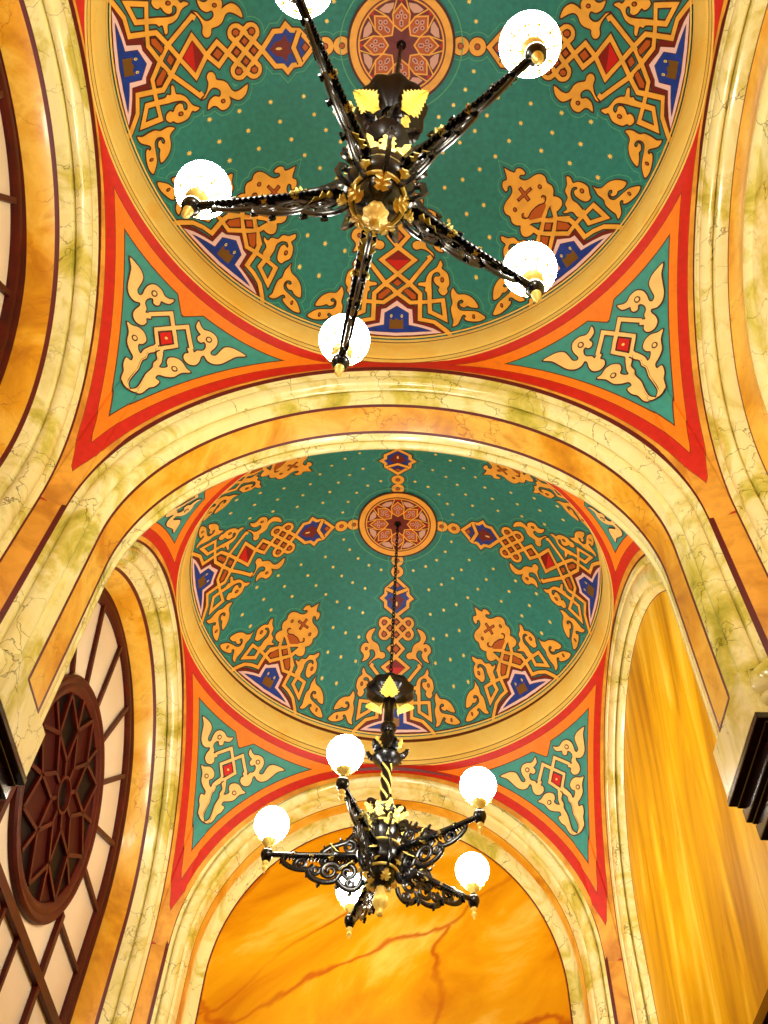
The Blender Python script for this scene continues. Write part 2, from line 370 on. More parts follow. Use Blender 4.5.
def short_motif(P):
    ground(P, [(.0, .975), (.19, .945), (.19, .885), (.13, .86), (.08, .83), (.03, .80)])
    both(P, band, [(-.0850, .8640), (-.0414, .8410), (.0001, .8191), (.0819, .8690), (.0880, .8889), (.0900, .9310), (.1279, .9325), (.1684, .9389), (.2080, .9580), (.226, .971)])
    both(P, band, [(-.0914, .8020), (-.0600, .8020), (-.0414, .8410)][1:]+[(.0020, .8690), (.0472, .8955), (.0847, .8885), (.1330, .8820), (.1840, .8770), (.1960, .9240), (.1330, .9090), (.1340, .8840), (.1400, .870)])
    both(P, band, [(.0200, .7900), (.0001, .8191), (-.0414, .8410), (-.0830, .8660)], halo=False)
    full = CROWN+mir(CROWN[1:])[::-1]
    q = smooth(full, True, 3, (0,))
    leaf(P, q)
    P.fill([(.0, .7740), (.0171, .7738), (.0424, .7800), (.0600, .7700), (.0560, .7590), (.0480, .7600), (.0500, .7700), (.0400, .7900), (.0, .8080), (-.0400, .7900), (-.0500, .7700), (-.0480, .7600), (-.0560, .7590), (-.0600, .7700), (-.0424, .7800), (-.0171, .7738)], 'rust', 5)
    P.ribbon(smooth([(.0, .7720), (.0191, .7730), (.0424, .7795), (.0590, .7690), (.0530, .7585), (.0440, .7610)], False), .0055, 'dark', 6)
    P.ribbon(smooth([(.0, .7720), (-.0191, .7730), (-.0424, .7795), (-.0590, .7690), (-.0530, .7585), (-.0440, .7610)], False), .0055, 'dark', 6)
    for sg in (-1, 1):
        eye(P, (sg*.0647, .7304)); eye(P, (sg*.1820, .8249))
    for a, b in (((0, .6870), (0, .7410)), ((-.036, .7150), (.036, .7150))):
        P.ribbon([a, b], .0155, 'dark', 5); P.ribbon([(a[0]*.85, a[1]+(b[1]-a[1])*.07), (b[0]*.85, b[1]-(b[1]-a[1])*.07)], .0085, 'rust', 6)
    cell(P, [(0, .8285), (.0200, .8420), (0, .8560), (-.0200, .8420)])
    hx = [(.0359, .8529), (.0420, .8480), (.0697, .8738), (.0706, .8856), (.0502, .8870), (.0182, .8675)]
    cell(P, hx); cell(P, mir(hx))
    both(P, leaf, smooth(LEAF_D, True, 3, (0, 30)))
    both(P, leaf, smooth([(.2240, .8350), (.2290, .8440), (.2470, .8520), (.2740, .8500), (.3000, .8550), (.3180, .8660), (.3262, .8780)]+LEAF_C[7:], True, 3))
    for sg in (-1, 1): P.disc((sg*.3120, .9060), .0062, 'dark', 5); P.disc((sg*.3120, .9060), .0030, 'rust', 6)
    niche(P)

def dome_surf(bay, ang):
    yc = (Y1, Y2)[bay]; ca, sa = cos(ang), sin(ang)
    def f(q):
        u, w = q; x = w*ca-u*sa; y = w*sa+u*ca; r2 = min(x*x+y*y, RS*RS*.98)
        p = Vector((x, y+yc, ZC+sqrt(RS*RS-r2))); n = (Vector((0, yc, ZC))-p).normalized()
        return p, n
    return f

def make_dome(bay, parent):
    yc = (Y1, Y2)[bay]
    mb = MB()
    rows = []
    NR = 40; NA = 128
    for k in range(NA):
        a = 2*pi*k/NA
        rows.append([W((R2*1.002*i/NR*cos(a), yc+R2*1.002*i/NR*sin(a), ZC+sqrt(RS*RS-(R2*1.002*i/NR)**2))) for i in range(1, NR+1)])
    mb.grid(rows, 'teal', closed_u=True)
    for k in range(4): long_motif(Paint(mb, dome_surf(bay, pi/2*k)))
    for k in range(4): short_motif(Paint(mb, dome_surf(bay, pi/4+pi/2*k)))
    # stars
    P = Paint(mb, dome_surf(bay, 0))
    half = [(.302, 17), (.302, 31), (.302, 45), (.425, 24.4), (.425, 35), (.428, 45), (.546, 20), (.546, 28.4), (.547, 36.7), (.548, 45), (.660, 18.2), (.660, 25), (.660, 31.7), (.762, 16.8), (.762, 23.3), (.763, 29.2), (.860, 21.9), (.860, 27.6)]
    for qd in range(4):
        for r, a in half:
            for aa in ({a, 90-a}):
                t = radians(aa+90*qd); rot = random.uniform(0, 1)
                c = (r*sin(t), r*cos(t)); pts = []
                for k in range(14):
                    rr = .0098 if k % 2 == 0 else .0052
                    pts.append((c[0]+rr*cos(rot+pi*k/7), c[1]+rr*sin(rot+pi*k/7)))
                P.fill(pts, 'star', 3)
    # thin bands where the vault meets its cornice
    for r, w, m, l in ((.9835, .010, 'dark', 3.2), (.9872, .008, 'gold_ring', 9)):
        ci = [(r*cos(2*pi*k/160), r*sin(2*pi*k/160)) for k in range(160)]
        P.ribbon(ci, w, m, l, True)
    return note(mb.build('dome', parent))

def make_medallion(bay, parent):
    mb = MB(); P = Paint(mb, dome_surf(bay, 0)); R = .208
    def pol(r, a): return (R*r*cos(a), R*r*sin(a))
    def circ(r, n=96): return [pol(r, 2*pi*k/n) for k in range(n)]
    P.ribbon(circ(1.16), .0045, 'halo', 5, True)
    for r, m, l in ((1.03, 'dark', 7), (.985, 'orn', 8), (.855, 'crimson', 9), (.825, 'orn', 10), (.795, 'crimson', 11)):
        # annular fans so the disc follows the vault
        rows = [[W(P.P(pol(r*i/6, 2*pi*k/64), l)[0]) for i in range(1, 7)] for k in range(64)]
        mb.grid(rows, m, closed_u=True)
        mb.add([rw[0] for rw in rows], [tuple(range(64))], m)
    for k in range(8):
        a = pi/4*k
        def pt(r, da): return pol(r, a+radians(da))
        hexa = [pt(.25, 0), pt(.385, 22.5), pt(.56, 17), pt(.715, 0), pt(.56, -17), pt(.385, -22.5)]
        P.fill(hexa, 'rust', 12); P.ribbon(hexa, .0058, 'orn', 14, True)
        # filigree inside each cell
        for dr, da in ((.40, 0), (.50, 8), (.50, -8), (.56, 0), (.36, 0)):
            c = pt(dr, da); P.disc(c, .0085, 'lilac', 13); P.disc(c, .0042, 'crimson', 13.5)
        P.ribbon([pt(.32, 0), pt(.62, 0)], .003, 'lilac', 13.2)
        # pale shields between the cells
        sh = [pt(.60, 22.5), pt(.66, 13.5), pt(.745, 10.5), pt(.765, 22.5), pt(.745, 34.5), pt(.66, 31.5)]
        P.ribbon(sh, .0055, 'dark', 12, True); P.fill(sh, 'lilac', 13)
        P.ribbon([pt(.56, 17), pt(.80, 6)], .005, 'orn', 13.6); P.ribbon([pt(.56, -17), pt(.80, -6)], .005, 'orn', 13.6)
        tri = [pt(.735, 0), pt(.79, 4.5), pt(.79, -4.5)]; P.fill(tri, 'redgem', 13)
    st = []
    for k in range(8): st += [pol(.235, pi/4*k), pol(.385, pi/4*k+pi/8)]
    P.fill(st, 'crimson', 12.4)
    for k in range(8): P.ribbon([(0, 0), pol(.37, pi/4*k+pi/8)], .0025, 'wine', 12.8)
    return note(mb.build('medallion', parent, label='round star-patterned medallion at the crown of the dome'))

def make_cornice(bay, parent):
    yc = (Y1, Y2)[bay]; mb = MB()
    prof = [(1.030, H-.004, 'gold_ring'), (1.002, H-.004, 'gold_ring'), (.999, H+.002, 'thin'), (.998, H+.006, 'gold_ring'), (.9965, H+.030, 'thin'), (.996, H+.035, 'gold_ring'), (.992, H+.040, 'gold_ring')]
    for i in range(1, 9):
        t = i/8; prof.append((.992-.014*sin(t*pi/2), H+.040+.096*t, 'gold_ring'))
    prof += [(.977, H+.140, 'thin'), (.978, H+.146, 'brown'), (.994, H+.150, 'brown'), (.994, H+.166, 'brown'), (.986, H+.169, 'gold_ring'), (.984, H+.186, 'gold_ring'), (.991, ZR+.001, 'gold_ring')]
    NA = 160
    rows = [[W((r*cos(2*pi*k/NA), yc+r*sin(2*pi*k/NA), z)) for r, z, m in prof] for k in range(NA)]
    mb.grid(rows, lambda i, j: prof[j][2], closed_u=True)
    return note(mb.build('ring_cornice', parent, sharp=35))

# ------------------------------------------------------------------ pendentives
def edge(phi):
    p1 = atan2(RX, AX); p2 = atan2(BY, RY)
    if phi <= p1:
        y = AX*tan(phi); return AX, y, ZX+EX*sqrt(max(0, RX*RX-y*y))
    if phi >= p2:
        x = BY/tan(phi) if phi < pi/2-1e-9 else 0; return x, BY, ZY+EY*sqrt(max(0, RY*RY-x*x))
    t = (phi-p1)/(p2-p1); return AX+(RY-AX)*t, RX+(BY-RX)*t, ZX+(ZY-ZX)*t
def sph(r): return PC+sqrt(max(1e-6, PR2-r*r))
def psurf(phi, t):
    ex, ey, ez = edge(phi); re = hypot(ex, ey); r = 1+(re-1)*t
    return (r*cos(phi), r*sin(phi), sph(r)+(ez-sph(re))*t**3)
p1 = atan2(RX, AX); p2 = atan2(BY, RY)
PH = sorted([p1*(1-(1-i/64)**2) for i in range(65)]+[p1+(p2-p1)*i/6 for i in range(1, 6)]+[p2+(pi/2-p2)*(i/64)**2 for i in range(65)])
NT = 72
PV = [[psurf(a, j/NT) for j in range(NT+1)] for a in PH]
_flat = [Vector(p) for r in PV for p in r]
_fc = [(i*(NT+1)+j, i*(NT+1)+j+1, (i+1)*(NT+1)+j+1, (i+1)*(NT+1)+j) for i in range(len(PH)-1) for j in range(NT)]
PBV = BVHTree.FromPolygons(_flat, _fc)
EP = np.array([edge(pi/2*i/600) for i in range(601)])
RPn = np.array([(cos(pi/2*i/300), sin(pi/2*i/300), H) for i in range(301)])
_P = np.array([tuple(v) for v in _flat])
EPX = EP[(EP[:, 0] > AX-1e-6) | (EP[:, 1] > BY-1e-6)]
D_E = np.sqrt(((_P[:, None, :]-EPX[None])**2).sum(2).min(1))
# the ochre edging widens towards the foot of the pendentive, so the red ends in a point
D_E = D_E-.028*np.clip((2.56-_P[:, 2])/.20, 0, 1)**1.3; D_R = np.sqrt(((_P[:, None, :]-RPn[None])**2).sum(2).min(1))
be = radians(40); PN_ = Vector((cos(be)*sqrt(.5), cos(be)*sqrt(.5), sin(be))); PE1 = Vector((-sqrt(.5), sqrt(.5), 0)); PE2 = Vector((-sin(be)*sqrt(.5), -sin(be)*sqrt(.5), cos(be)))
PO = Vector((0, 0, PC))
# chart coordinates of every surface point, for the notch of the teal field
_rel = np.array([tuple(v-PO) for v in _flat]); _k = _rel@np.array(PN_)
CA = _rel@np.array(PE1)/_k; CB = _rel@np.array(PE2)/_k

def band_material():
    """painted bands that follow the edges: ochre, red, orange, a dark line and the teal field"""
    m, t, b = newmat('pendentive_paint'); L = t.links.new
    ae = t.nodes.new('ShaderNodeAttribute'); ae.attribute_name = 'edge_distance'
    an = t.nodes.new('ShaderNodeAttribute'); an.attribute_name = 'ring_distance'
    g = t.nodes.new('ShaderNodeNewGeometry')
    no = t.nodes.new('ShaderNodeTexNoise'); no.inputs['Scale'].default_value = 25; no.inputs['Detail'].default_value = 3; L(g.outputs['Position'], no.inputs['Vector'])
    oc = t.nodes.new('ShaderNodeTexNoise'); oc.inputs['Scale'].default_value = 5; oc.inputs['Detail'].default_value = 6; L(g.outputs['Position'], oc.inputs['Vector'])
    ocr = t.nodes.new('ShaderNodeValToRGB'); ocr.color_ramp.elements[0].position = .35; ocr.color_ramp.elements[0].color = C8(206, 134, 34); ocr.color_ramp.elements[1].position = .62; ocr.color_ramp.elements[1].color = C8(244, 176, 62)
    L(oc.outputs['Fac'], ocr.inputs[0])
    def gt(src, v):
        n = t.nodes.new('ShaderNodeMath'); n.operation = 'GREATER_THAN'; L(src, n.inputs[0]); n.inputs[1].default_value = v; return n.outputs[0]
    def mn(a, c):
        n = t.nodes.new('ShaderNodeMath'); n.operation = 'MULTIPLY'; L(a, n.inputs[0]); L(c, n.inputs[1]); return n.outputs[0]
    def mix(f, a, c):
        n = t.nodes.new('ShaderNodeMix'); n.data_type = 'RGBA'; L(f, n.inputs['Factor'])
        if isinstance(a, tuple): n.inputs['A'].default_value = a
        else: L(a, n.inputs['A'])
        n.inputs['B'].default_value = c; return n.outputs['Result']
    af = t.nodes.new('ShaderNodeAttribute'); af.attribute_name = 'field_distance'
    E_, R_, F_ = ae.outputs['Fac'], an.outputs['Fac'], af.outputs['Fac']
    c = mix(gt(E_, .0235), ocr.outputs[0], C8(150, 60, 16))
    c = mix(gt(E_, .0255), c, C8(208, 30, 14))
    c = mix(mn(gt(E_, .0640), gt(R_, .0395)), c, C8(120, 30, 10))
    c = mix(mn(gt(E_, .0660), gt(R_, .0415)), c, C8(255, 134, 16))
    c = mix(mn(gt(E_, .0985), gt(F_, .0835)), c, C8(92, 40, 22))
    c = mix(mn(gt(E_, .1030), gt(F_, .0880)), c, C8(58, 156, 148))
    mr = t.nodes.new('ShaderNodeMapRange'); mr.inputs[1].default_value = .3; mr.inputs[2].default_value = .7; mr.inputs[3].default_value = .9; mr.inputs[4].default_value = 1.08; L(no.outputs['Fac'], mr.inputs[0])
    s = t.nodes.new('ShaderNodeVectorMath'); s.operation = 'SCALE'; L(c, s.inputs[0]); L(mr.outputs[0], s.inputs['Scale'])
    L(s.outputs[0], b.inputs['Base Color']); b.inputs['Roughness'].default_value = .5
    return m
M['bands'] = band_material()

def make_pendentive(bay, sx, sy, parent):
    yc = (Y1, Y2)[bay]; mb = MB()
    def place(p): return W((p[0]*sx, yc+p[1]*sy, p[2]))
    mb.grid([[place(p) for p in r] for r in PV], 'bands')
    nbase = len(mb.v)
    def surf(q):
        d = (PN_+PE1*q[0]+PE2*q[1]).normalized(); h = PBV.ray_cast(PO, d)[0]
        if h is None: h = PO+d*sqrt(PR2)
        n = (PO-h).normalized()
        return Vector((h.x*sx, yc+h.y*sy, h.z)), Vector((n.x*sx, n.y*sy, n.z))
    P = Paint(mb, surf)
    P_ = dict(halo=False, om='cream')
    w, o = .0180, .0240
    for sg in (-1, 1):
        for L_ in (LF, LH):
            q = smooth([(sg*a, b_) for a, b_ in L_], True, 3)
            P.ribbon(q, .0100, 'dark', 3, True); P.fill(q, 'cream', 4)
        for e in ((.0909, -.0418), (.0634, -.1828)):
            P.disc((sg*e[0], e[1]), .0090, 'dark', 5); P.disc((sg*e[0], e[1]), .0055, 'cream', 6)
    band(P, [(-.0330, -.1185), (0, -.0815), (.0330, -.1185), (0, -.1655)], closed=True, halo=False, w=.0140, o=.0225, om='cream')
    for sg in (-1, 1):
        band(P, [(-.0165*sg, -.1000), (.0265*sg, -.0515), (.0700*sg, -.0975)], halo=False, w=.0150, o=.0235, om='cream')
        band(P, [(.0080*sg, -.1565), (.0125*sg, -.1765)], halo=False, w=.0120, o=.0120, om='cream')
    rs = [(0, -.0975), (.0205, -.1215), (0, -.1485), (-.0205, -.1215)]
    P.ribbon(rs, .0040, 'dark', 5, True); P.fill(rs, 'redgem', 6); P.disc((0, -.1225), .0040, 'star', 7)
    ob = mb.build('pendentive', parent)
    # distances painted bands are measured by (a property of the wall surface)
    nv = len(ob.data.vertices)
    dist = np.maximum(np.abs(CA)*.72-(CB+.0400)*.72, -1)       # V-shaped notch of the teal field on the axis, tip at CB=-.04
    field = np.where(np.abs(CA) < .05, np.minimum(D_R, .088+dist*1.39), D_R)
    for nm, arr in (('edge_distance', D_E), ('ring_distance', D_R), ('field_distance', field)):
        at = ob.data.attributes.new(nm, 'FLOAT', 'POINT'); full = np.full(nv, 1.0, dtype=np.float32); full[:len(arr)] = arr
        at.data.foreach_set('value', full)
    return note(ob)

# ------------------------------------------------------------------ arches
def ell(r, zc, e, zlow, n=72):
    """arch path for radius r: list of (h, z) from the left foot over the crown to the right foot"""
    leg = [(-r, zlow+(zc-zlow)*i/8) for i in range(8)]
    arc = [(-r*cos(pi*i/n), zc+e*r*sin(pi*i/n)) for i in range(n+1)]
    return leg+arc+[(h*-1, z) for h, z in leg[::-1]]
ROLL = [(-.006, -.009, 'wine'), (.002, .005, 'ivory'), (.008, .018, 'ivory'), (.032, .022, 'ivory'), (.0130, .026, 'ivory'), (.0095, .036, 'ivory'), (.0110, .046, 'ivory'), (.0165, .056, 'ivory'), (.0250, .0635, 'ivory'), (.0350, .0680, 'ivory'), (.0450, .0690, 'ivory'), (.0540, .0650, 'ivory'), (.0600, .0480, 'ivory'), (.0665, .0680, 'ivory'), (.0680, .0745, 'ivory'), (.0850, .0795, 'ivory')]
def sweep(mb, prof, place, zc, e, zlow, n=72):
    """prof: (depth, radius, material)"""
    paths = [ell(r, zc, e, zlow, n) for d, r, m in prof]
    rows = [[place(prof[j][0], *paths[j][i]) for j in range(len(prof))] for i in range(len(paths[0]))]
    mb.grid(rows, lambda i, j: prof[j][2])

def roll_prof(d0, sgn, r0, depth=.11, drop=.083):
    """the moulding from the outer line at depth d0, growing towards d0+sgn*depth; last point starts the soffit"""
    kx = depth/.11; kr = drop/.083
    return [(d0+sgn*a*kx, r0-b*kr, m) for a, b, m in ROLL]

def cross_arch(y, name, label, half=True):
    mb = MB(); k = .166; R0 = RY; place = lambda d, h, z: W((h, y+d, z))
    pr = roll_prof(-k, 1, R0)+[(-.0630, .8626, 'wine'), (-.0510, .8622, 'amber')]
    right = [(-d, r, m) for d, r, m in pr][::-1]
    # materials belong to the segment that starts at a point, so shift them for the mirrored half
    mats = [m for d, r, m in pr]; right = [(right[i][0], right[i][1], (mats[::-1][i+1] if i+1 < len(mats) else 'ivory')) for i in range(len(right))]
    pr = pr+right
    pr[len(mats)-1] = (pr[len(mats)-1][0], pr[len(mats)-1][1], 'amber')
    # the moulded length stops above the wooden capital; there the soffit panel ends square
    sweep(mb, pr, place, ZY, EY, 1.655)
    # plain block below the mouldings
    for sx in (-1, 1):
        xs = .8622
        for (z0, z1) in ((1.515, 1.655),):
            def bx(x0, x1, y0, y1, za=z0, zb=z1):
                a, b_ = sorted((sx*x0, sx*x1)); mb.box(W((a, y+y0, za)), W((b_, y+y1, zb)), 'ivory')
            bx(xs, 1.0, -.142, .142); bx(.886, 1.0, -.150, .150); bx(.905, 1.0, -.158, .158)
        # closing line across the end of the painted panel
        a, b_ = sorted((sx*(xs-.0012), sx*(xs+.01))); mb.box(W((a, y-.060, 1.650)), W((b_, y+.060, 1.657)), 'wine')
        # corbel lumps that stop the rolls
        for sy in (-1, 1):
            c = W((sx*.934, y+sy*.158, 1.604)); mb.ball(c, .094, 'ivory', 28, .95, .85, .95)
            c = W((sx*.942, y+sy*.150, 1.556)); mb.ball(c, .090, 'ivory', 28, .95, .8, .55)
    return mb.build(name, label=label, cat='arch', kind='structure', sharp=38)

def side_arch(yc, sx, name, label, mode):
    """mode: 'window' (deep amber reveal), 'blind' (flat amber border round a pale panel), 'shallow' (roll straight on the wall)"""
    mb = MB(); place = lambda d, h, z: W((sx*d, yc+h, z))
    if mode == 'window':
        pr = roll_prof(AX, 1, RX, .105, .094)+[(1.1080, .8535, 'wine'), (1.1215, .8470, 'amber'), (1.2100, .8010, 'amber'), (1.260, .8010, 'amber')]
    elif mode == 'blind':
        pr = roll_prof(AX, 1, RX, .075, .094)+[(1.0880, .8530, 'thin'), (1.0900, .8490, 'amber'), (1.0960, .742, 'ivory'), (1.0930, .736, 'ivory'), (1.0900, .725, 'ivory'), (1.0920, .712, 'ivory'), (1.0980, .700, 'ivory'), (1.102, .694, 'ivory'), (1.106, .690, 'ivory'), (1.108, .600, 'ivory')]
    else:
        pr = roll_prof(AX, 1, RX, .060, .140)+[(1.0680, .8050, 'thin'), (1.0690, .8010, 'wall_streak'), (1.12, .8010, 'wall_streak')]
    sweep(mb, pr, place, ZX, EX, ZLOW)
    return mb.build(name, label=label, cat='arch', kind='structure', sharp=38)

def far_arch(y, sy, name, label):
    mb = MB(); place = lambda d, h, z: W((h, y+sy*d, z))
    pr = roll_prof(BY, 1, RY, .140, .0720)+[(1.1270, .8715, 'thin'), (1.1310, .8705, 'amber'), (1.1900, .8640, 'ivory'), (1.2400, .8600, 'ivory'), (1.2500, .8560, 'ivory'), (1.2500, .8190, 'wine'), (1.2500, .8120, 'wall_amber'), (1.30, .8120, 'wall_amber')]
    sweep(mb, pr, place, ZY, 1.065, ZLOW)
    return mb.build(name, label=label, cat='arch', kind='structure', sharp=38)

def corner_strip(bay, sx, sy, parent):
    """narrow chamfered strip of ochre marble between two arch legs, running down the pier"""
    yc = (Y1, Y2)[bay]; mb = MB(); rows = []
    for i in range(25):
        z = ZX+.016-(ZX+.016-ZLOW)*i/24
        rows.append([W((sx*x, yc+sy*yy, z)) for x, yy in ((AX+.02, RX), (AX, RX), (RY, BY), (RY, BY+.02))])
    mb.grid(rows, 'ochre', smooth=False)
    return note(mb.build('pier_strip', parent))

# ------------------------------------------------------------------ build the vaults
for bay, nm in ((0, 'near'), (1, 'far')):
    yc = (Y1, Y2)[bay]
    root = empty('ceiling', W((0, yc, H)))
    tag(root, 'nearer domed vault, seen behind the upper chandelier' if bay == 0 else 'farther domed vault, seen through the cross arch behind the lower chandelier', 'ceiling', None, 'structure')
    parts = [make_dome(bay, root), make_medallion(bay, root), make_cornice(bay, root)]
    for sx in (-1, 1):
        for sy in (-1, 1):
            parts.append(make_pendentive(bay, sx, sy, root)); parts.append(corner_strip(bay, sx, sy, root))
    inv = Matrix.Translation(root.location).inverted()
    for o in parts: o.matrix_parent_inverse = inv

cross_arch(MID, 'trim_1', 'broad marbled cross arch between the two domes')
cross_arch(Y1-(MID-Y1), 'trim_2', 'marbled cross arch behind the viewer')
side_arch(Y1, -1, 'trim_3', 'marbled arch moulding round the nearer left window', 'window')
side_arch(Y2, -1, 'trim_4', 'marbled arch moulding round the farther left window', 'window')
side_arch(Y1, 1, 'trim_5', 'marbled arch moulding at the top right edge, round a pale blind panel', 'blind')
side_arch(Y2, 1, 'trim_6', 'slim marbled arch moulding round the streaked right wall', 'shallow')
far_arch(Y2, 1, 'trim_7', 'marbled arch round the far amber wall, lower chandelier in front')

# ------------------------------------------------------------------ walls and floor (closed room)
FLOOR = -EYE/SC
YB = Y1-(MID-Y1)-.166-.06
YF = Y2+1.262
def slab(name, lo, hi, m, label, cat='wall'):
    mb = MB(); mb.box(W(lo), W(hi), m); return mb.build(name, label=label, cat=cat, kind='structure', sharp=0)
slab('wall_far', (-1.30, YF, FLOOR), (1.30, YF+.08, 3.35), 'wall_amber', 'amber marbled far wall filling the last arch')
slab('wall_right', (1.069, Y2-1.02, FLOOR), (1.16, Y2+1.24, 3.35), 'wall_streak', 'amber streaked wall filling the right arch under the farther dome')
slab('wall_right.001', (1.107, Y1-1.02, FLOOR), (1.19, Y1+1.02, 3.35), 'ivory', 'pale marbled panel wall at the upper right edge')
slab('wall_back', (-1.30, YB-.3, FLOOR), (1.30, YB-.22, 3.5), 'wall_amber', 'amber wall behind the viewer')
slab('floor', (-1.35, YB-.3, FLOOR-.06), (1.35, YF+.08, FLOOR), 'floor', 'stone floor below, out of view', 'floor')
# masonry that closes the wall around the window openings
def window_wall(yc, name, label):
    mb = MB(); x0 = -1.212; inner = ell(.800, ZX, 1.13, FLOOR+.6, 48)
    outer = []
    for h, z in inner:
        if z <= ZX: outer.append((-1.14 if h < 0 else 1.14, z))
        else:
            a = atan2(z-ZX, h); k = min(1.14/max(abs(cos(a)), 1e-6), 1.15/max(sin(a), 1e-6)); outer.append((k*cos(a), ZX+k*sin(a)))
    for xx in (x0, x0-.07):
        mb.grid([[W((xx, yc+a[0], a[1])), W((xx, yc+b_[0], b_[1]))] for a, b_ in zip(inner, outer)], 'amber', smooth=False)
    mb.grid([[W((x0, yc+a[0], a[1])), W((x0-.07, yc+a[0], a[1]))] for a in inner], 'amber')
    mb.box(W((x0-.07, yc-1.14, FLOOR)), W((x0, yc+1.14, FLOOR+.6)), 'amber')
    return mb.build(name, label=label, cat='wall', kind='structure')
window_wall(Y1, 'wall_left', 'left wall around the nearer arched window')
window_wall(Y2, 'wall_left.001', 'left wall around the farther arched window')
# masonry core of the piers between the bays, left and right
mb = MB()
for sx in (-1, 1):
    for yy in (MID, Y1-(MID-Y1)):
        a, b_ = sorted((sx*.985, sx*1.19)); mb.box(W((a, yy-.155, FLOOR)), W((b_, yy+.155, 1.52)), 'amber')
    a, b_ = sorted((sx*1.00, sx*1.19)); mb.box(W((a, Y2+1.00, FLOOR)), W((b_, Y2+1.20, 1.32)), 'amber')
mb.build('wall_pier', label='masonry piers carrying the cross arches', cat='wall', kind='structure')

# dark wooden capitals under the cross arch, stepped in as they go down
def wood_capital(y, sx, name, label):
    mb = MB()
    steps = [(.8622, .146, 1.497, 1.515), (.880, .140, 1.488, 1.497), (.8920, .146, 1.452, 1.488), (.903, .140, 1.444, 1.452), (.9110, .146, 1.404, 1.444), (.930, .140, 1.330, 1.404), (.945, .140, FLOOR, 1.330)]
    for x, hy, z0, z1 in steps:
        a, b_ = sorted((sx*x, sx*1.02)); mb.box(W((a, y-hy-.01, z0)), W((b_, y+hy+.008, z1)), 'walnut')
    o = mb.build(name, label=label, cat='capital', kind='structure', sharp=0)
    bv = o.modifiers.new('edge', 'BEVEL'); bv.width = .004; bv.segments = 2
    return o
wood_capital(MID, 1, 'trim_8', 'dark stepped wooden capital at the right edge under the cross arch')
wood_capital(MID, -1, 'trim_9', 'dark stepped wooden capital at the left edge under the cross arch')
mb = MB()
mb.box(W((1.00, Y2-.98, FLOOR)), W((1.075, Y2+1.24, 1.255)), 'walnut'); mb.box(W((.99, Y2-.98, 1.255)), W((1.075, Y2+1.24, 1.288)), 'walnut')
mb.build('trim_10', label='dark wooden wainscot in the bottom right corner', cat='wainscot', kind='structure', sharp=0)

